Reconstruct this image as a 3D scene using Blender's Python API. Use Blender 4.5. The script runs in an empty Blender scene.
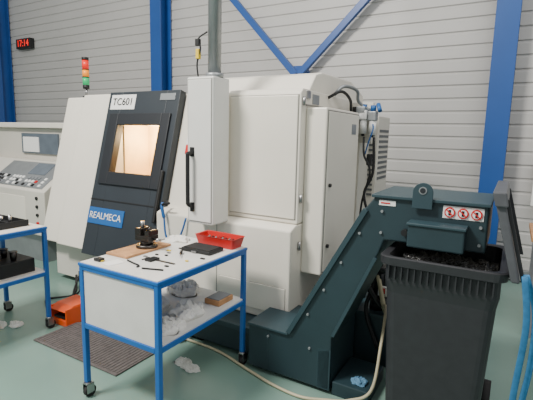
import bpy, bmesh, math, random
from mathutils import Vector, Matrix, noise
random.seed(3)
YAW=math.radians(-30)
C30,S30=math.cos(YAW),math.sin(YAW)
def W(p,q,z=0): return Vector((C30*p-S30*q, S30*p+C30*q, z))

# ---------------- materials ----------------
def lin(c): 
    c/=255.0
    return c/12.92 if c<=.04045 else ((c+.055)/1.055)**2.4
M={}
def mat(name,rgb,rough=.5,metal=0,var=.06,scale=8,emit=0,bump=0,coat=0):
    if name in M: return M[name]
    m=bpy.data.materials.new(name); m.use_nodes=True
    nt=m.node_tree; b=nt.nodes['Principled BSDF']
    col=[lin(c) for c in rgb]
    tc=nt.nodes.new('ShaderNodeTexCoord'); n=nt.nodes.new('ShaderNodeTexNoise')
    n.inputs['Scale'].default_value=scale; n.inputs['Detail'].default_value=5
    nt.links.new(tc.outputs['Object'],n.inputs['Vector'])
    r=nt.nodes.new('ShaderNodeValToRGB')
    r.color_ramp.elements[0].position=.3; r.color_ramp.elements[1].position=.7
    r.color_ramp.elements[0].color=[max(0,c*(1-var)) for c in col]+[1]
    r.color_ramp.elements[1].color=[min(1,c*(1+var)) for c in col]+[1]
    nt.links.new(n.outputs['Fac'],r.inputs['Fac']); nt.links.new(r.outputs['Color'],b.inputs['Base Color'])
    b.inputs['Roughness'].default_value=rough; b.inputs['Metallic'].default_value=metal
    if coat: b.inputs['Coat Weight'].default_value=coat
    if emit:
        nt.links.new(r.outputs['Color'],b.inputs['Emission Color']); b.inputs['Emission Strength'].default_value=emit
    if bump:
        bp=nt.nodes.new('ShaderNodeBump'); bp.inputs['Strength'].default_value=bump; bp.inputs['Distance'].default_value=.01
        nt.links.new(n.outputs['Fac'],bp.inputs['Height']); nt.links.new(bp.outputs['Normal'],b.inputs['Normal'])
    M[name]=m; return m
WHITE=mat('machine_white',(226,221,208),.42,var=.05,scale=1.6)
WHITE2=mat('machine_offwhite',(206,202,191),.45,var=.06,scale=1.6)
SEAM=mat('panel_seam_grey',(128,126,120),.6)
PEND=mat('pendant_grey_white',(216,216,211),.4,var=.02)
DOOR=mat('door_charcoal',(42,49,55),.45,var=.06,scale=3)
DFR=mat('door_frame_dark',(29,33,38),.5,var=.05)
TEAL=mat('conveyor_dark_teal',(34,54,60),.45,var=.12,scale=4)
TEAL2=mat('conveyor_teal_edge',(42,64,71),.45,var=.08,scale=4)
BLACK=mat('black_plastic',(22,23,24),.5,var=.1)
BIN=mat('bin_plastic',(42,43,46),.5,var=.12,scale=20)
LID=mat('bin_lid_grey',(78,80,84),.5,var=.1,scale=20)
RUB=mat('rubber',(34,33,33),.8,var=.2,scale=30)
BLUE=mat('frame_blue',(30,94,168),.38,var=.06)
CBLUE=mat('column_blue',(30,78,146),.4,var=.08,scale=2)
TOP=mat('table_top_white',(214,213,208),.5,var=.06,scale=6)
STEEL=mat('steel',(165,165,165),.3,1,var=.1,scale=20)
DSTEEL=mat('dark_steel',(75,72,70),.35,.9,var=.2,scale=25)
GALV=mat('galvanised_grey',(145,149,151),.4,.5,var=.08)
LOUV=mat('louvre_grey',(84,88,90),.5,var=.05)
RED=mat('tray_red',(190,28,24),.4)
ORANGE=mat('pedal_orange',(228,84,26),.4)
RAG=mat('rag_white',(226,224,218),.9,var=.05,scale=30)
WOOD=mat('wood_board',(180,134,92),.6,var=.2,scale=14)
CREAM=mat('hose_cream',(184,176,146),.5)
GRAYP=mat('grey_plastic',(120,124,128),.5)
LBL=mat('label_white',(235,235,232),.5,var=.01)
LRED=mat('label_red',(200,20,20),.5,var=.01)
LBLK=mat('label_black',(15,15,15),.5,var=.01)
LBLUE=mat('logo_blue',(34,92,155),.4,var=.02)
CYAN=mat('strap_blue',(44,112,158),.7,var=.15,scale=40)
LAMPR=mat('lamp_red',(225,34,18),.3,emit=.5); LAMPY=mat('lamp_amber',(240,140,20),.3,emit=.5); LAMPG=mat('lamp_green',(20,170,100),.3,emit=.4)
LEDR=mat('led_red',(255,30,20),.4,emit=1.2)
CHIPS=mat('metal_chips',(120,118,112),.4,.7,var=.6,scale=90,bump=1)
SCREEN=mat('screen_grey',(96,106,116),.25,var=.1)
YEL=mat('yellow',(222,190,50),.5)
CHAM=mat('chamber_enamel',(232,206,160),.5,var=.2,scale=3)

# ---------------- builder ----------------
class B:
    def __init__(s,name,o=(0,0,0)):
        s.name=name;s.o=Vector(o);s.bm=bmesh.new();s.mats=[];s.texts=[]
    def mi(s,m):
        if m not in s.mats:s.mats.append(m)
        return s.mats.index(m)
    def merge(s,t,m,smooth=False):
        i=s.mi(m); bmesh.ops.recalc_face_normals(t,faces=t.faces[:])
        mp={}
        for v in t.verts: mp[v]=s.bm.verts.new(v.co-s.o)
        for f in t.faces:
            try: nf=s.bm.faces.new([mp[v] for v in f.verts])
            except ValueError: continue
            nf.material_index=i; nf.smooth=smooth if not isinstance(smooth,str) else (len(f.verts)==4)
        t.free()
    def extr(s,pts,vec,m,bev=0,smooth=False):
        t=bmesh.new(); vec=Vector(vec)
        a=[t.verts.new(Vector(p)) for p in pts]; b=[t.verts.new(Vector(p)+vec) for p in pts]
        t.faces.new(a); t.faces.new(b[::-1]); n=len(a)
        for i in range(n): t.faces.new([a[i],b[i],b[(i+1)%n],a[(i+1)%n]])
        bmesh.ops.recalc_face_normals(t,faces=t.faces[:])
        if bev: bmesh.ops.bevel(t,geom=t.edges[:],offset=bev,segments=2,affect='EDGES',profile=.5,clamp_overlap=True)
        s.merge(t,m,smooth)
    def box(s,p0,p1,q0,q1,z0,z1,m,bev=.003):
        s.extr([(p0,q0,z0),(p1,q0,z0),(p1,q1,z0),(p0,q1,z0)],(0,0,z1-z0),m,bev)
    def pqz(s,prof,p0,p1,m,bev=.004): s.extr([(p0,a,b) for a,b in prof],(p1-p0,0,0),m,bev)
    def ppz(s,prof,q0,q1,m,bev=.004): s.extr([(a,q0,b) for a,b in prof],(0,q1-q0,0),m,bev)
    def cyl(s,a,b,r,m,seg=20,r2=None):
        a=Vector(a);b=Vector(b);r2=r if r2 is None else r2
        d=(b-a).normalized(); x=d.orthogonal().normalized(); y=d.cross(x)
        t=bmesh.new()
        A=[t.verts.new(a+r*(math.cos(k*2*math.pi/seg)*x+math.sin(k*2*math.pi/seg)*y)) for k in range(seg)]
        Bv=[t.verts.new(b+r2*(math.cos(k*2*math.pi/seg)*x+math.sin(k*2*math.pi/seg)*y)) for k in range(seg)]
        t.faces.new(A);t.faces.new(Bv[::-1])
        for k in range(seg): t.faces.new([A[k],Bv[k],Bv[(k+1)%seg],A[(k+1)%seg]])
        s.merge(t,m,'q')
    def tube(s,pts,r,m,seg=10,sub=8,flat=None,x0=None):
        P=[Vector(p) for p in pts]; Q=[]
        E=[P[0]*2-P[1]]+P+[P[-1]*2-P[-2]]
        for i in range(1,len(E)-2):
            for k in range(sub):
                t=k/sub; a,b,c,d=E[i-1],E[i],E[i+1],E[i+2]
                Q.append(.5*((2*b)+(-a+c)*t+(2*a-5*b+4*c-d)*t*t+(-a+3*b-3*c+d)*t**3))
        Q.append(P[-1])
        t=bmesh.new(); rings=[]; x=Vector(x0) if x0 else None
        for i,c in enumerate(Q):
            d=(Q[min(i+1,len(Q)-1)]-Q[max(i-1,0)]).normalized()
            if x is None: x=d.orthogonal().normalized()
            x=(x-d*x.dot(d)).normalized(); y=d.cross(x)
            ry=r if flat is None else flat
            rings.append([t.verts.new(c+math.cos(k*2*math.pi/seg)*r*x+math.sin(k*2*math.pi/seg)*ry*y) for k in range(seg)])
        for a,b in zip(rings,rings[1:]):
            for k in range(seg): t.faces.new([a[k],b[k],b[(k+1)%seg],a[(k+1)%seg]])
        t.faces.new(rings[0]);t.faces.new(rings[-1][::-1])
        s.merge(t,m,True)
    def loft(s,rings,m,cap0=True,cap1=True,smooth=False):
        t=bmesh.new(); R=[[t.verts.new(Vector(p)) for p in r] for r in rings]
        for a,b in zip(R,R[1:]):
            n=len(a)
            for k in range(n): t.faces.new([a[k],b[k],b[(k+1)%n],a[(k+1)%n]])
        if cap0:t.faces.new(R[0])
        if cap1:t.faces.new(R[-1][::-1])
        s.merge(t,m,smooth)
    def crumple(s,c,rx,ry,rz,m,seed=0,sub=4,amp=.3,fr=1.6):
        t=bmesh.new(); bmesh.ops.create_icosphere(t,subdivisions=sub,radius=1)
        for v in t.verts:
            n0=v.co.copy(); o=Vector((seed*7.3,seed,0))
            k=1+amp*1.4*noise.noise(n0*fr+o)
            w=n0*k; h=max(w.z,0)**.7
            h*=1+.7*(1-abs(noise.noise(n0*2.6+o))*3)+.25*noise.noise(n0*7+o)
            v.co=Vector((c[0]+w.x*rx,c[1]+w.y*ry,c[2]+max(h,0)*rz))
        s.merge(t,m,False)
    def text(s,body,loc,size,m,rx=90,rz=0,nm='lettering',ex=.001):
        s.texts.append((body,loc,size,m,rx,rz,nm,ex))
    def done(s):
        me=bpy.data.meshes.new(s.name); s.bm.to_mesh(me); s.bm.free()
        for m in s.mats: me.materials.append(m)
        ob=bpy.data.objects.new(s.name,me); bpy.context.collection.objects.link(ob)
        ob.location=W(*s.o); ob.rotation_euler=(0,0,YAW)
        for body,loc,size,m,rx,rz,nm,ex in s.texts:
            cu=bpy.data.curves.new(nm,'FONT'); cu.body=body; cu.size=size; cu.extrude=ex; cu.align_x='CENTER'; cu.align_y='CENTER'
            cu.materials.append(m); to=bpy.data.objects.new(nm,cu); bpy.context.collection.objects.link(to)
            to.parent=ob; to.location=Vector(loc)-s.o; to.rotation_euler=(math.radians(rx),0,math.radians(rz))
        return ob
def rrect(p0,p1,q0,q1,z,r,n=4):
    out=[]
    for cx,cy,a0 in ((p1-r,q1-r,0),(p0+r,q1-r,90),(p0+r,q0+r,180),(p1-r,q0+r,270)):
        for k in range(n+1):
            a=math.radians(a0+90*k/n); out.append((cx+r*math.cos(a),cy+r*math.sin(a),z))
    return out

# ---------------- room ----------------
fl=mat('floor_green_epoxy',(118,146,135),.25,var=.09,scale=1.2)
b=B('floor',(0,0,0)); b.box(-14,7,-5,5.9,-.1,0,fl,0); b.done()
WALL=mat('wall_cladding_grey',(184,183,180),.5,.0,var=.04,scale=1)
b=B('wall_back',(-3.5,5.6,0))
prof=[(5.8,0),(5.56,0)]; z=0; pitch=.15
while z<6.9:
    prof+=[(5.56,z+.1),(5.574,z+.113),(5.574,z+.127),(5.56,z+.14)]; z+=pitch
prof+=[(5.56,7),(5.8,7)]
b.pqz(prof,-14,7,WALL,0); b.done()
b=B('wall_left',(-14.1,0,0)); b.box(-14.2,-14,-5,5.8,0,7,WALL,0); b.done()
b=B('trim_1',(-3.5,5.54,0)); b.box(-14,7,5.5,5.555,.02,.14,GALV); b.done()

for i,pc in enumerate((-9.85,-5.2,-.2)):
    b=B('steel_column',(pc,5.35,0)); h=.115
    b.box(pc-h,pc+h,5.29,5.31,0,6.8,CBLUE,.002); b.box(pc-h,pc+h,5.52,5.54,0,6.8,CBLUE,.002)
    b.box(pc-.006,pc+.006,5.31,5.52,0,6.8,CBLUE,0); b.box(pc-.17,pc+.17,5.22,5.49,0.001,.02,CBLUE)
    b.done()
b=B('diagonal_brace',(-2.68,5.45,2.4))
def bar2(a,c,w,q0,q1,m):
    a=Vector(a);c=Vector(c);d=(c-a).normalized();n=Vector((-d.y,d.x))*w/2
    b.ppz([tuple(a+n),tuple(c+n),tuple(c-n),tuple(a-n)],q0,q1,m,.002)
bar2((-2.68,2.4),(-5.1,4.96),.085,5.37,5.44,CBLUE)
bar2((-2.68,2.4),(-.3,4.7),.085,5.37,5.44,CBLUE)
b.ppz([(-2.8,2.46),(-2.68,2.33),(-2.55,2.46),(-2.6,2.55),(-2.76,2.55)],5.44,5.555,CBLUE)
b.done()
b=B('led_display_sign',(-9.15,5.5,3.38)); b.box(-9.4,-8.9,5.46,5.558,3.28,3.48,BLACK)
b.text('17:14',(-9.15,5.455,3.38),.19,LEDR); b.done()

# ---------------- lathe ----------------
def Q(z): return 2.62+(z-.45)*.2667
b=B('cnc_lathe',(-2.8,3.4,0))
def sb(p0,p1,s0,s1,d0,d1,m,bev=.004):
    nq,nz=-.966,.258
    P=lambda z,d:(Q(z)+nq*d,z+nz*d)
    b.pqz([P(s0,d0),P(s0,d1),P(s1,d1),P(s1,d0)],p0,p1,m,bev)
b.pqz([(Q(.45),.45),(Q(1.95),1.95),(4.2,1.95),(4.2,.45)],-4.28,-3.985,WHITE,.012)
b.pqz([(Q(.45)+.02,.46),(Q(1.94)+.02,1.94),(4.19,1.94),(4.19,.46)],-3.99,-3.97,SEAM,0)
b.pqz([(Q(.45)-.03,.45),(Q(1.97)-.03,1.97),(4.2,1.97),(4.2,.45)],-3.972,-3.525,WHITE,.012)
b.box(-4.2,-3.4,2.74,4.2,.06,.449,WHITE2)
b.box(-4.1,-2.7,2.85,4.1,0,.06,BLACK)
def slab(p0,p1,z0,z1,q1=4.2): b.pqz([(Q(z0)+.02,z0),(Q(z1)+.02,z1),(q1,z1),(q1,z0)],p0,p1,WHITE2,.0)
slab(-3.515,-2.6,.45,1.12); slab(-3.515,-2.6,1.72,1.95); slab(-3.515,-3.36,1.12,1.72); slab(-2.72,-2.6,1.12,1.72)
b.box(-3.36,-2.72,3.5,4.2,1.12,1.72,WHITE2,0)
b.box(-3.358,-2.722,3.28,3.499,1.121,1.719,CHAM,0)
b.box(-3.358,-3.345,2.96,3.28,1.121,1.719,CHAM,0); b.box(-2.735,-2.722,2.96,3.28,1.121,1.719,CHAM,0)
b.box(-3.345,-2.735,2.85,3.28,1.121,1.13,CHAM,0); b.box(-3.345,-2.735,2.98,3.28,1.71,1.719,CHAM,0)
b.box(-2.93,-2.80,3.12,3.27,1.14,1.40,GALV,.02); b.cyl((-2.93,3.18,1.32),(-3.0,3.18,1.32),.025,STEEL,16)
b.cyl((-3.3,3.24,1.68),(-2.85,3.24,1.68),.016,mat('machine_lamp',(255,220,160),.4,emit=8),14)
b.box(-3.4,-2.6,2.66,4.2,.06,.449,DFR)
sb(-3.51,-3.33,.42,1.96,0,.075,DOOR); sb(-2.75,-2.6,.42,1.96,0,.075,DOOR)
sb(-3.33,-2.75,1.66,1.96,0,.075,DOOR); sb(-3.33,-2.75,.42,1.18,0,.075,DOOR)
for a in ((-3.44,-3.32,1.08,1.75),(-2.76,-2.66,1.08,1.75),(-3.32,-2.76,1.64,1.75),(-3.32,-2.76,1.08,1.2)):
    sb(*a,.07,.095,DFR,.006)
sb(-3.335,-3.31,1.19,1.65,.02,.09,BLACK,.002); sb(-2.775,-2.75,1.19,1.65,.02,.09,BLACK,.002)
sb(-3.51,-2.6,.93,.94,.075,.08,BLACK,0)
sb(-2.65,-2.62,.8,1.25,.075,.11,BLACK,.01)
sb(-3.47,-3.14,1.79,1.93,.075,.08,LBL,.001)
sb(-2.83,-2.65,1.87,1.93,.075,.08,GALV,.001)
sb(-3.5,-3.02,.71,.86,.075,.083,LBLUE,.001)
def pt(p,zz,d): return (p,Q(zz)-.966*d,zz+.258*d)
b.text('TC601',pt(-3.305,1.86,.083),.1,LBLK,75.1)
b.text('REALMECA',pt(-3.26,.785,.086),.088,LBL,75.1)
b.pqz([(Q(.95),.95),(Q(1.95),1.95),(4.2,1.95),(4.2,.95)],-2.598,-1.938,WHITE,.008)
sb(-2.5,-2.4,1.5,1.62,0,.004,LBL,.001); sb(-2.5,-2.4,1.42,1.5,0,.004,LRED,.001); sb(-2.37,-2.3,1.35,1.6,0,.004,LBL,.001)
b.cyl((-2.5,2.60,1.02),(-2.5,2.66,1.02),.012,BLACK,10)
b.tube([(-2.5,2.6,1.02),(-2.49,2.58,.98),(-2.47,2.58,.9)],.014,LBLUE); b.tube([(-2.5,2.59,1.0),(-2.45,2.57,1.02),(-2.40,2.57,1.03)],.012,BLACK)
b.tube([(-2.47,2.58,.9),(-2.44,2.57,.75),(-2.36,2.57,.65),(-2.28,2.58,.8),(-2.25,2.6,.92)],.008,LBLUE)
# lower body
b.pqz([(2.62,.24),(2.62,.93),(2.70,.96),(4.2,.96),(4.2,.24)],-2.598,-1.31,WHITE,.012)
b.box(-1.957,-1.951,2.6185,2.63,.26,.93,SEAM,0)
b.box(-1.93,-1.34,2.612,2.63,.3,.5,WHITE,.004)
b.box(-1.932,-1.338,2.618,2.63,.298,.502,SEAM,0)
# upper body
b.box(-1.94,-1.33,2.74,4.1,.95,.97,SEAM,0)
b.pqz([(2.72,.962),(2.72,1.90),(2.75,1.93),(4.2,1.93),(4.2,.962)],-1.93,-1.31,WHITE,.012)
b.box(-1.904,-1.326,2.717,2.73,.996,1.884,SEAM,0)
b.box(-1.90,-1.33,2.708,2.73,1.0,1.88,WHITE,.006)
b.pqz([(2.86,1.92),(2.98,2.05),(3.1,2.08),(3.75,2.09),(4.1,2.0),(4.15,1.92)],-2.45,-1.32,WHITE,.012)
b.box(-1.345,-1.30,2.80,2.86,1.86,1.92,STEEL,.006); 
for zz in (1.84,1.15,.8): b.cyl((-1.30,2.745,zz-.03),(-1.30,2.745,zz+.03),.012,STEEL,10)
b.box(-1.312,-1.305,2.90,3.02,1.83,1.90,GALV,.001)
b.box(-1.315,-1.302,2.78,4.1,1.812,1.822,SEAM,0)
# dark base
b.box(-2.75,-1.47,2.43,4.0,.03,.238,TEAL,.008); b.box(-2.75,-1.47,2.41,2.44,.2,.24,TEAL2,.004)
for pp in (-2.6,-2.0,-1.6): b.cyl((pp,2.5,0),(pp,2.5,.04),.04,BLACK,16)
b.box(-2.6,-1.31,2.9,4.1,.03,.24,TEAL)
# end cabinet
b.box(-1.31,-1.148,2.8,3.5,.586,1.8,WHITE,.012)
b.box(-1.149,-1.144,2.818,3.482,.602,1.783,SEAM,0)
b.box(-1.15,-1.138,2.825,3.475,.61,1.775,WHITE,.005)
b.box(-1.139,-1.135,3.3,3.4,1.62,1.70,GALV,.001)
b.cyl((-1.14,2.87,1.25),(-1.122,2.87,1.25),.014,BLACK,14)
b.cyl((-1.14,2.87,.8),(-1.122,2.87,.8),.014,BLACK,14)
b.box(-1.31,-1.2,3.72,4.0,.25,1.75,WHITE2,.006)
# chiller with louvres
b.box(-1.31,-1.12,4.0,4.4,.02,1.80,WHITE2,.008)
for k in range(14): b.box(-1.28,-1.15,3.99,4.0,1.05+k*.047,1.07+k*.047,LOUV,0)
for k in range(10): b.box(-1.125,-1.116,4.04,4.36,1.2+k*.05,1.225+k*.05,LOUV,0)
# signal tower
x,y=-4.10,3.12
b.cyl((x,y,1.95),(x,y,1.97),.04,BLACK); b.cyl((x,y,1.97),(x,y,2.05),.012,STEEL,10)
b.cyl((x,y,2.05),(x,y,2.09),.034,BLACK); b.cyl((x,y,2.09),(x,y,2.17),.034,LAMPG); b.cyl((x,y,2.175),(x,y,2.25),.034,LAMPY); b.cyl((x,y,2.255),(x,y,2.35),.034,LAMPR); b.cyl((x,y,2.35),(x,y,2.38),.036,BLACK)
b.cyl((x,y,2.168),(x,y,2.177),.036,BLACK); b.cyl((x,y,2.248),(x,y,2.257),.036,BLACK)
# pneumatic service unit on the end
b.box(-1.22,-1.14,3.62,3.70,1.80,1.86,GALV,.006)
b.box(-1.31,-1.1,3.72,3.76,1.55,1.9,WHITE2,.004)
for k,(pp,zz) in enumerate(((-1.24,1.78),(-1.16,1.80),(-1.08,1.79))):
    b.box(pp-.035,pp+.035,3.62,3.70,zz-.05,zz+.03,GALV if k!=1 else LBL,.008)
    b.cyl((pp,3.66,zz+.03),(pp,3.66,zz+.08),.024,BLACK if k==0 else LBLUE,16)
    b.cyl((pp,3.66,zz-.17),(pp,3.66,zz-.05),.03,LBL,18,r2=.033)
    b.cyl((pp,3.66,zz-.19),(pp,3.66,zz-.17),.014,BLACK,12)
b.cyl((-1.2,3.60,1.77),(-1.2,3.62,1.77),.026,LBL,18)
b.tube([(-1.3,3.3,1.93),(-1.24,3.35,2.0),(-1.18,3.5,1.98),(-1.2,3.62,1.9),(-1.1,3.68,1.82)],.014,GALV)
b.tube([(-1.31,3.2,1.9),(-1.22,3.25,1.95),(-1.2,3.4,1.9),(-1.24,3.55,1.82)],.012,BLACK)
b.tube([(-1.06,3.66,1.6),(-1.04,3.62,1.3),(-1.1,3.6,1.1),(-1.02,3.6,.8),(-1.05,3.5,.4)],.012,BLACK)
b.tube([(-1.15,3.66,1.6),(-1.12,3.6,1.45),(-1.06,3.6,1.3),(-1.12,3.6,1.0),(-1.1,3.5,.5)],.009,BLACK)
b.tube([(-1.1,3.66,1.75),(-1.06,3.62,1.68),(-1.09,3.6,1.55),(-1.12,3.62,1.45)],.006,LBLUE)
b.box(-1.1,-1.06,3.6,3.66,1.36,1.46,BLACK,.01)
b.cyl((-1.04,3.66,1.88),(-1.01,3.62,1.82),.018,LBLUE,14)
b.done()

# control pendant (hanging from ceiling arm)
b=B('control_pendant',(-1.98,2.55,.93))
b.box(-2.105,-1.865,2.45,2.65,.93,2.0,PEND,.012)
b.box(-2.094,-1.876,2.447,2.455,.946,1.984,SEAM,0)
b.box(-2.09,-1.88,2.443,2.455,.95,1.98,PEND,.004)
b.cyl((-1.93,2.55,2.0),(-1.93,2.55,2.03),.065,GALV,24); b.cyl((-1.93,2.55,2.03),(-1.93,2.55,5.5),.048,GALV,24)
b.tube([(-2.05,2.44,1.46),(-2.05,2.395,1.45),(-2.05,2.39,1.42),(-2.05,2.39,1.12),(-2.05,2.395,1.08),(-2.05,2.44,1.06)],.015,BLACK,12)
b.box(-2.07,-2.03,2.435,2.446,1.43,1.50,BLACK,.006); b.box(-2.07,-2.03,2.435,2.446,1.02,1.09,BLACK,.006)
b.box(-2.112,-2.104,2.47,2.63,1.6,1.9,SCREEN,.002)
for i in range(4):
    for j in range(6): b.box(-2.115,-2.104,2.475+i*.04,2.50+i*.04,1.1+j*.07,1.14+j*.07,GRAYP,.002)
b.tube([(-2.04,2.5,2.0),(-2.05,2.5,2.1),(-2.02,2.5,2.2),(-2.04,2.5,2.27),(-1.98,2.53,2.32)],.006,BLACK,8)
b.box(-2.055,-2.025,2.485,2.515,2.13,2.2,YEL,.005); b.box(-2.06,-2.025,2.485,2.515,2.22,2.27,BLACK,.005)
b.done()

# ---------------- chip conveyor ----------------
b=B('chip_conveyor',(-1.0,2.5,0))
b.ppz([(-1.305,.03),(-1.305,.338),(-1.16,.345),(-.70,1.2),(-.64,1.285),(-.08,1.285),(-.08,1.04),(-.58,1.04),(-.61,.95),(-.86,.38),(-.86,.03)],2.32,2.78,TEAL,.008)
b.box(-1.455,-1.3,2.32,2.608,.03,.333,TEAL,.006)
bar2((-1.15,.345),(-.69,1.2),.03,2.30,2.80,TEAL2); bar2((-.85,.4),(-.62,.93),.02,2.305,2.33,TEAL2)
b.box(-.66,-.072,2.30,2.80,1.275,1.292,TEAL2,.003)
b.box(-1.456,-1.15,2.30,2.608,.33,.345,TEAL2,.003)
b.box(-.44,-.17,2.215,2.32,1.045,1.165,TEAL,.008); b.box(-.445,-.165,2.205,2.32,1.16,1.175,TEAL2,.004)
b.cyl((-.47,2.29,1.1),(-.47,2.32,1.1),.018,BLACK,14)
for pp,zz in ((-.6,1.08),(-.11,1.08),(-.6,1.2),(-.11,1.17),(-.3,1.01+.05),(-.72,1.06),(-.82,.87),(-.92,.68),(-1.02,.5),(-1.3,.28),(-1.0,.28)):
    b.cyl((pp,2.308,zz),(pp,2.322,zz),.008,GALV,8)
ring=[]; n=20
for k in range(n+1):
    a=math.pi*k/n; ring.append((-.39+.05*math.cos(a),1.325+.05*math.sin(a)))
b.ppz(ring+[(-.44,1.24),(-.34,1.24)],2.285,2.30,TEAL2,.002); b.cyl((-.39,2.281,1.335),(-.39,2.302,1.335),.02,GALV,18); b.cyl((-.39,2.279,1.335),(-.39,2.303,1.335),.014,DFR,18)
sx=-.022
b.box(-.268+sx,-.078+sx,2.316,2.322,1.2,1.265,LBL,.001)
for k in range(3):
    c=-.235+k*.062+sx
    b.cyl((c,2.31,1.232),(c,2.318,1.232),.026,LRED,22); b.cyl((c,2.308,1.232),(c,2.312,1.232),.019,LBL,22)
    b.box(c-.006,c+.006,2.306,2.309,1.218,1.246,LBLK,0)
    b.ppz([(c-.019,1.246),(c-.015,1.25),(c+.019,1.218),(c+.015,1.214)],2.304,2.307,LRED,0)
b.box(-.62,-.53,2.316,2.322,1.233,1.262,LBL,.001); b.box(-.61,-.56,2.313,2.317,1.244,1.251,LRED,0)
b.box(-.85,-.62,2.34,2.7,0,.09,TEAL,.006); b.box(-.95,-.86,2.32,2.35,.03,.3,TEAL2,.004)
for pp in (-1.4,-.92): b.box(pp-.03,pp+.03,2.36,2.42,0,.035,BLACK)
b.done()

# coolant tank with pumps
b=B('coolant_tank',(-.9,3.2,0))
b.box(-1.13,-.62,2.84,3.6,.0,.36,TEAL,.01); b.box(-1.13,-.6,2.83,3.6,.355,.38,TEAL2,.004)
for pp,qq in ((-.75,2.95),(-.95,3.1),(-.72,3.25)):
    b.cyl((pp,qq,.38),(pp,qq,.46),.06,BLACK); b.cyl((pp,qq,.46),(pp,qq,.66),.052,DFR,20); b.cyl((pp,qq,.66),(pp,qq,.70),.055,BLACK)
    for k in range(10):
        a=k*math.pi/5; b.box(pp+.055*math.cos(a)-.004,pp+.055*math.cos(a)+.004,qq+.055*math.sin(a)-.004,qq+.055*math.sin(a)+.004,.47,.65,BLACK,0)
b.box(-.74,-.66,2.88,2.9,.5,.57,LBL); b.box(-.73,-.69,2.875,2.88,.52,.56,LRED)
b.tube([(-.75,2.95,.7),(-.76,2.9,.85),(-.85,2.95,.95),(-1.0,3.0,.9),(-1.1,3.1,.5)],.018,BLACK)
b.tube([(-.72,3.25,.7),(-.7,3.1,.9),(-.8,3.0,.8),(-.7,2.85,.5),(-.66,2.84,.39)],.016,CREAM)
b.tube([(-.95,3.1,.7),(-.9,3.0,.82),(-.78,2.9,.6),(-.8,2.82,.4),(-.7,2.8,.15)],.014,BLACK)
b.tube([(-.9,2.9,.4),(-.85,2.85,.6),(-.72,2.85,.45),(-.66,2.9,.4)],.02,BLACK)
b.done()

b=B('coolant_hose',(-1.3,2.3,0))
b.tube([(-2.3,2.39,.012),(-1.8,2.385,.012),(-1.42,2.28,.012),(-1.2,2.22,.012),(-1.0,2.2,.012),(-.86,2.25,.012),(-.72,2.3,.03),(-.6,2.33,.12),(-.59,2.45,.35),(-.63,2.68,.5),(-.68,2.8,.45)],.0095,CREAM)
b.done()

# ---------------- wheelie bin ----------------
b=B('wheelie_bin',(-.26,2.45,0))
p0,p1,q0,q1=-.535,.005,2.17,2.74
rings=[rrect(p0+.045,p1-.05,q0+.05,q1-.05,.02,.05),rrect(p0+.04,p1-.045,q0+.045,q1-.045,.06,.05),rrect(p0+.01,p1-.01,q0+.012,q1-.012,.80,.05),rrect(p0,p1,q0,q1,.86,.05),rrect(p0,p1,q0,q1,.945,.05),
 rrect(p0-.025,p1+.025,q0-.025,q1+.025,.955,.06),rrect(p0-.028,p1+.028,q0-.028,q1+.028,.995,.06),rrect(p0-.02,p1+.02,q0-.02,q1+.02,1.0,.06),rrect(p0+.012,p1-.012,q0+.012,q1-.012,.995,.05),
 rrect(p0+.02,p1-.02,q0+.02,q1-.02,.8,.05)]
b.loft(rings,BIN,True,True)
for k in range(16):
    x=p0+.03+k*.032; b.box(x-.003,x+.003,q0-.02,q0+.001,.88,.955,BIN,0)
b.cyl((p0+.02,2.68,.1),(p1-.02,2.68,.1),.012,STEEL)
for x in (p0-.005,p1-.045): b.cyl((x,2.66,.1),(x+.05,2.66,.1),.1,RUB,28)
# open lid leaning back against the conveyor head
b.extr([(.04,2.13,.97),(.075,2.13,.97),(-.02,2.13,1.36),(-.062,2.13,1.36)],(0,.6,0),LID,.008)
b.extr([(-.052,2.11,1.31),(-.0,2.11,1.31),(-.012,2.11,1.375),(-.068,2.11,1.375)],(0,.64,0),LID,.006)
for yy in (2.16,2.68): b.extr([(.078,yy,.98),(.095,yy,.98),(.0,yy,1.34),(-.016,yy,1.34)],(0,.02,0),BIN,.002)
b.cyl((.045,2.2,.985),(.045,2.7,.985),.016,BIN)
b.done()
b=B('metal_chips',(-.26,2.45,.9))
t=bmesh.new(); G=40; vs=[[t.verts.new((p0+.022+(p1-p0-.044)*i/G,q0+.022+(q1-q0-.044)*j/G,.90+.05*noise.noise(Vector((i*.3,j*.3,0)))+.02*noise.noise(Vector((i*1.1,j*1.1,5)))+.03*math.sin(math.pi*i/G)*math.sin(math.pi*j/G))) for j in range(G+1)] for i in range(G+1)]
for i in range(G):
    for j in range(G): t.faces.new([vs[i][j],vs[i+1][j],vs[i+1][j+1],vs[i][j+1]])
b.merge(t,CHIPS)
random.seed(8)
for k in range(160):
    c=Vector((random.uniform(p0+.05,p1-.05),random.uniform(q0+.04,q0+.25),.945)); r=random.uniform(.006,.014)
    b.tube([c+Vector((r*math.cos(a*1.6),r*math.sin(a*1.6)+a*.004,a*.004)) for a in range(5)],.0018,STEEL,5,3)
b.done()
b=B('blue_strap',(.09,2.2,.5))
b.tube([(.09,2.1,1.02),(.115,2.09,.8),(.10,2.09,.5),(.085,2.08,.2),(.07,2.05,.012)],.014,CYAN,8,8,.0025,x0=(1,.25,0))
b.tube([(.095,2.13,1.02),(.145,2.13,.85),(.15,2.13,.6),(.125,2.13,.3),(.13,2.09,.015)],.014,CYAN,8,8,.0025,x0=(1,-.5,0))
b.done()

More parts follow.
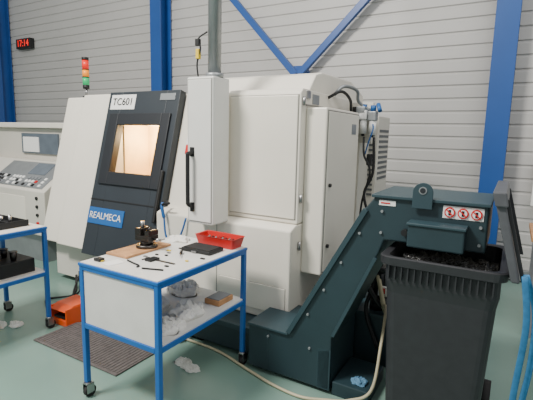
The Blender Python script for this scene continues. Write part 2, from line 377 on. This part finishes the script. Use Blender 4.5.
# ---------------- carts ----------------
def cart(P0,P1,Q0,Q1):
    b=B('tool_cart',((P0+P1)/2,(Q0+Q1)/2,0)); w=.03
    for x in (P0,P1-w):
        for y in (Q0,Q1-w): b.box(x,x+w,y,y+w,.1,.83,BLUE)
    for zt in (.805,.45):
        for y in (Q0,Q1-w): b.box(P0+w,P1-w,y,y+w,zt,zt+.03,BLUE)
        for x in (P0,P1-w): b.box(x,x+w,Q0+w,Q1-w,zt,zt+.03,BLUE)
    b.box(P0-.004,P1+.004,Q0-.004,Q1+.004,.828,.846,BLUE,.003)
    b.box(P0+.006,P1-.006,Q0+.006,Q1-.006,.840,.851,TOP,.002)
    b.box(P0+.01,P1-.01,Q0+.01,Q1-.01,.475,.49,TOP,.002)
    b.box(P0+w,P1-w,Q0+.008,Q0+.02,.48,.81,TOP,.002)
    for x in (P0+.015,P1-.015):
        for y in (Q0+.015,Q1-.015):
            b.cyl((x,y,.085),(x,y,.1),.022,STEEL,14)
            b.box(x-.022,x-.018,y-.02,y+.03,.03,.088,STEEL,.001); b.box(x+.018,x+.022,y-.02,y+.03,.03,.088,STEEL,.001)
            b.box(x-.022,x+.022,y-.02,y+.03,.084,.088,STEEL,.001)
            b.cyl((x-.014,y+.012,.036),(x+.014,y+.012,.036),.036,RUB,22); b.cyl((x-.023,y+.012,.036),(x+.023,y+.012,.036),.008,STEEL,10)
    return b.done()
cart(-2.12,-1.50,1.515,2.35)
cart(-3.77,-3.13,1.14,1.97)

T=.8515
b=B('wooden_board',(-2.02,1.9,T)); b.box(-2.11,-1.93,1.70,2.08,T,T+.015,WOOD,.002); b.done()
b=B('machine_vise',(-2.0,1.93,T+.015)); z=T+.0155
b.cyl((-2.0,1.93,z),(-2.0,1.93,z+.02),.068,DSTEEL,28); b.cyl((-2.0,1.93,z+.02),(-2.0,1.93,z+.045),.04,DSTEEL,24)
b.box(-2.06,-1.94,1.885,1.975,z+.045,z+.08,DSTEEL,.004); b.box(-2.06,-2.01,1.885,1.975,z+.08,z+.125,DSTEEL,.004); b.box(-1.975,-1.94,1.885,1.975,z+.08,z+.115,DSTEEL,.004)
b.cyl((-1.94,1.93,z+.06),(-1.88,1.93,z+.06),.008,STEEL,12); b.cyl((-1.882,1.89,z+.06),(-1.882,1.97,z+.06),.004,STEEL,8)
b.cyl((-2.035,1.93,z+.125),(-2.035,1.93,z+.165),.014,STEEL,14); b.cyl((-1.96,1.9,z+.115),(-1.93,1.9,z+.14),.01,DSTEEL,12); b.done()
b=B('cleaning_cloth',(-1.98,2.2,T)); b.crumple((-1.99,2.22,T),.08,.07,.02,RAG,2); b.done()
b=B('red_parts_tray',(-1.68,2.27,T))
r=[rrect(-1.82,-1.535,2.225,2.34,T,.012),rrect(-1.835,-1.52,2.21,2.355,T+.065,.014),rrect(-1.84,-1.515,2.205,2.36,T+.07,.014),rrect(-1.83,-1.525,2.215,2.35,T+.068,.012),rrect(-1.815,-1.54,2.23,2.335,T+.006,.01)]
b.loft(r,RED); b.box(-1.68,-1.676,2.23,2.335,T+.006,T+.055,RED,0)
for k in range(9): b.cyl((-1.79+k*.028,2.245+.015*(k%3),T+.02),(-1.77+k*.028,2.30,T+.05),.008,DSTEEL if k%2 else STEEL,10)
b.done()
b=B('black_tool_case',(-1.68,2.1,T)); b.box(-1.80,-1.57,2.03,2.18,T,T+.024,BLACK,.006); b.box(-1.79,-1.58,2.04,2.17,T+.024,T+.028,RUB,.003)
b.box(-1.71,-1.67,2.02,2.03,T+.006,T+.016,STEEL,.002); b.done()
b=B('vernier_caliper',(-1.75,1.8,T))
b.box(-1.84,-1.63,1.775,1.79,T,T+.005,DSTEEL,.001); b.box(-1.85,-1.84,1.74,1.8,T,T+.005,DSTEEL,.001); b.box(-1.82,-1.77,1.735,1.81,T,T+.012,BLACK,.002); b.done()
b=B('allen_key',(-1.8,1.66,T)); b.tube([(-1.9,1.68,T+.005),(-1.83,1.66,T+.005),(-1.77,1.645,T+.005),(-1.76,1.62,T+.005)],.005,BLACK,6,3); b.done()
b=B('screwdriver',(-1.72,1.95,T)); b.cyl((-1.76,1.99,T+.011),(-1.73,1.95,T+.011),.009,DSTEEL,12); b.cyl((-1.73,1.95,T+.011),(-1.68,1.89,T+.011),.003,STEEL,8); b.done()
b=B('ballpoint_pen',(-1.7,1.6,T)); b.cyl((-1.72,1.62,T+.005),(-1.6,1.66,T+.005),.005,LBLK,10); b.done()
b=B('tape_measure',(-2.03,1.6,T)); b.box(-2.06,-2.01,1.57,1.61,T,T+.018,BLACK,.004); b.box(-2.012,-2.0,1.58,1.6,T+.002,T+.006,YEL,.001); b.done()
b=B('cutting_inserts',(-1.85,1.9,T))
for k,(x,y) in enumerate(((-1.86,1.86),(-1.83,1.93),(-1.87,1.97),(-1.8,1.88),(-1.84,2.05),(-1.89,1.79),(-1.62,1.86),(-1.65,1.72),(-1.58,1.95))):
    b.box(x,x+.018+.006*(k%3),y,y+.014,T,T+.007,(DSTEEL,STEEL,YEL,BLACK)[k%4],.001)
b.done()
b=B('paper_note',(-1.95,1.63,T)); b.extr([(-1.99,1.57,T),(-1.91,1.55,T),(-1.89,1.65,T),(-1.97,1.67,T)],(0,0,.0015),LBL,0); b.done()
S=.4905
b=B('paper_towels',(-1.8,1.9,S)); b.crumple((-1.63,1.72,S),.09,.1,.035,RAG,5); b.crumple((-1.66,1.93,S),.1,.12,.045,RAG,9); b.crumple((-1.9,1.85,S),.11,.14,.05,RAG,4); b.crumple((-1.8,1.68,S),.09,.08,.04,RAG,21); b.crumple((-1.93,2.2,S),.12,.1,.06,RAG,33); b.done()
b=B('small_parts_box',(-1.6,2.2,S)); b.box(-1.68,-1.56,2.12,2.28,S,S+.035,WOOD,.004); b.box(-1.67,-1.57,2.13,2.27,S+.035,S+.04,GRAYP,.002); b.done()
b=B('parts_organizer',(-3.45,1.7,T))
b.box(-3.7,-3.25,1.45,1.9,T,T+.012,BLACK,.003)
for x in (-3.7,-3.262): b.box(x,x+.012,1.45,1.9,T+.012,T+.05,BLACK,.002)
for y in (1.45,1.6,1.75,1.888): b.box(-3.688,-3.262,y,y+.012,T+.012,T+.045,BLACK,.002)
for k in range(14): b.cyl((-3.66+.03*k,1.5+.1*(k%4),T+.012),(-3.66+.03*k,1.5+.1*(k%4),T+.05+.02*(k%3)),.012,STEEL if k%2 else DSTEEL,12)
b.done()
b=B('tool_holder_rack',(-3.45,1.6,S)); b.box(-3.72,-3.2,1.3,1.9,S,S+.11,BLACK,.006)
for i in range(4):
    for j in range(4): b.cyl((-3.65+i*.13,1.38+j*.13,S+.11),(-3.65+i*.13,1.38+j*.13,S+.18),.02,DSTEEL,14,r2=.03)
b.done()

MATM=mat('anti_fatigue_mat',(92,86,84),.85,var=.25,scale=40)
b=B('rubber_floor_mat',(-2.58,1.95,0)); b.box(-3.05,-2.13,1.76,2.14,.0005,.012,MATM,.004)
for k in range(30): b.box(-3.03+k*.03,-3.015+k*.03,1.78,2.12,.012,.0155,MATM,0)
b.done()
b=B('foot_pedal',(-3.12,2.15,0))
d=-.07
b.pqz([(2.03,0),(2.03,.05),(2.07,.06),(2.25,.12),(2.28,.12),(2.28,0)],-3.17+d,-2.97+d,ORANGE,.006)
b.pqz([(2.02,.13),(2.1,.16),(2.28,.165),(2.285,.12),(2.285,0.01),(2.25,.01),(2.25,.14),(2.1,.14)],-3.175+d,-2.965+d,ORANGE,.005)
b.box(-3.178+d,-3.165+d,2.03,2.28,0.002,.15,ORANGE,.004); b.box(-2.975+d,-2.962+d,2.03,2.28,.002,.15,ORANGE,.004)
b.box(-3.14+d,-3.0+d,2.04,2.14,.055,.075,BLACK,.005)
b.done()
b=B('pedal_cable',(-3.4,2.4,0))
b.tube([(-3.12,2.295,.03),(-3.15,2.36,.012),(-3.3,2.4,.012),(-3.5,2.3,.012),(-3.45,2.15,.012),(-3.33,2.2,.03),(-3.38,2.4,.03),(-3.55,2.45,.012),(-3.7,2.6,.012),(-3.85,2.72,.1)],.012,RUB)
b.tube([(-3.75,2.72,.2),(-3.6,2.5,.02),(-3.4,2.45,.012),(-3.3,2.3,.03),(-3.5,2.2,.03),(-3.7,2.3,.012),(-3.6,2.55,.012),(-3.8,2.72,.15)],.009,BLACK)
b.done()
b=B('cotton_rags',(-3.45,1.8,0)); b.crumple((-3.42,1.84,.0),.06,.05,.02,RAG,3); b.crumple((-3.52,1.74,.0),.07,.06,.025,RAG,6); b.done()
b=B('paper_tissue',(-1.8,2.1,0)); b.crumple((-1.88,2.13,.0),.06,.045,.018,RAG,11); b.crumple((-1.78,2.1,.0),.07,.045,.018,RAG,14); b.done()
b=B('blue_cloth',(-.7,2.42,.09)); b.crumple((-.7,2.42,.0905),.05,.045,.02,mat('cloth_blue',(90,135,165),.9),4); b.done()

# ---------------- neighbouring lathe at left ----------------
b=B('turning_centre',(-5.9,3.7,0))
b.box(-7.6,-4.98,3.45,4.5,.1,1.62,WHITE2,.015); b.box(-7.6,-4.9,3.38,4.5,1.62,1.69,WHITE,.01)
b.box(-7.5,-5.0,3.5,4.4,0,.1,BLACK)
b.pqz([(2.92,.35),(2.92,.88),(3.34,1.2),(3.445,1.2),(3.445,.35)],-6.6,-4.66,WHITE2,.01)
b.box(-6.5,-4.8,3.0,3.4,0,.35,GALV)
def db(p0,p1,s0,s1,h,m):
    dq,dz=.42,.32; L=math.hypot(dq,dz); nq,nz=-dz/L,dq/L
    f=lambda s,d:(2.92+dq*s+nq*d,.88+dz*s+nz*d)
    b.pqz([f(s0,0),f(s0,h),f(s1,h),f(s1,0)],p0,p1,m,.002)
db(-5.9,-4.75,.08,.92,.008,GALV)
db(-5.3,-4.95,.5,.88,.014,SCREEN)
random.seed(5)
for i in range(16):
    for j in range(3):
        if i%5==4: continue
        db(-5.85+i*.066,-5.81+i*.066,.12+j*.11,.19+j*.11,.018,random.choice([LBL,GRAYP,LBLK,LBL,LRED] if (i+j)%7==0 else [LBL,GRAYP,BLACK]))
b.box(-5.9,-5.1,3.42,3.452,1.28,1.55,SCREEN,.004); b.box(-5.85,-5.5,3.41,3.43,1.3,1.5,LBL,.002)
b.box(-5.02,-4.99,3.40,3.46,.9,1.5,GALV,.003)
b.box(-6.1,-5.05,2.915,2.925,.45,.8,WHITE,.003)
for k in range(4): b.cyl((-4.8,2.905,.5+k*.1),(-4.8,2.92,.5+k*.1),.02,LRED if k==0 else BLACK,14)
b.done()

# ---------------- right workbench ----------------
b=B('workbench',(1.1,4.2,0))
b.box(.18,2.2,3.9,4.6,.81,.85,WOOD,.004)
for x in (.22,2.1):
    for y in (3.94,4.5): b.box(x,x+.05,y,y+.05,0,.81,GRAYP,.003)
b.box(.22,2.15,3.94,4.55,.3,.32,GRAYP); b.done()
b=B('storage_crate',(.5,4.2,.32))
r=[rrect(.3,.7,4.0,4.4,.3205,.03),rrect(.27,.73,3.97,4.43,.62,.03),rrect(.29,.71,3.99,4.41,.615,.03),rrect(.31,.69,4.01,4.39,.34,.03)]
b.loft(r,BLACK); b.done()
b=B('radiator',(.9,5.4,.3))
for k in range(14): b.box(.2+k*.1,.285+k*.1,5.4,5.48,.9,1.45,LBL,.01)
b.box(.2,1.6,5.48,5.558,.95,1.0,LBL); b.box(.2,1.6,5.48,5.558,1.35,1.4,LBL); b.done()

# ---------------- lights ----------------
w=bpy.data.worlds.new('World'); bpy.context.scene.world=w; w.use_nodes=True
w.node_tree.nodes['Background'].inputs[0].default_value=(.98,.99,1,1); w.node_tree.nodes['Background'].inputs[1].default_value=.62
def area(name,loc,target,sx,sy,e,col=(1,1,1)):
    l=bpy.data.lights.new(name,'AREA'); l.shape='RECTANGLE'; l.size=sx; l.size_y=sy; l.energy=e; l.color=col
    o=bpy.data.objects.new(name,l); bpy.context.collection.objects.link(o); o.location=loc
    o.rotation_euler=(Vector(target)-Vector(loc)).to_track_quat('-Z','Y').to_euler()
area('ceiling_lamp',(-3.3,.9,5.4),(-.6,3.4,1),1.4,.7,520,(1,.96,.90))
area('ceiling_lamp.001',(1.8,1.2,5.8),(1,3.5,0),3,1.2,110,(1,.98,.96))
l=bpy.data.lights.new('chamber_lamp','POINT'); l.energy=17; l.color=(1,.76,.44); l.shadow_soft_size=.03
o=bpy.data.objects.new('chamber_lamp',l); bpy.context.collection.objects.link(o); o.location=W(-3.12,3.12,1.55)

cam=bpy.data.cameras.new('camera'); co=bpy.data.objects.new('camera',cam); bpy.context.collection.objects.link(co)
cam.sensor_width=36; cam.lens=425/533*36; cam.clip_start=.05
co.matrix_world=Matrix.Translation((0,0,1.6))@Matrix.Rotation(math.radians(90-8.7),4,'X')@Matrix.Rotation(math.radians(1.35),4,'Z')
bpy.context.scene.camera=co
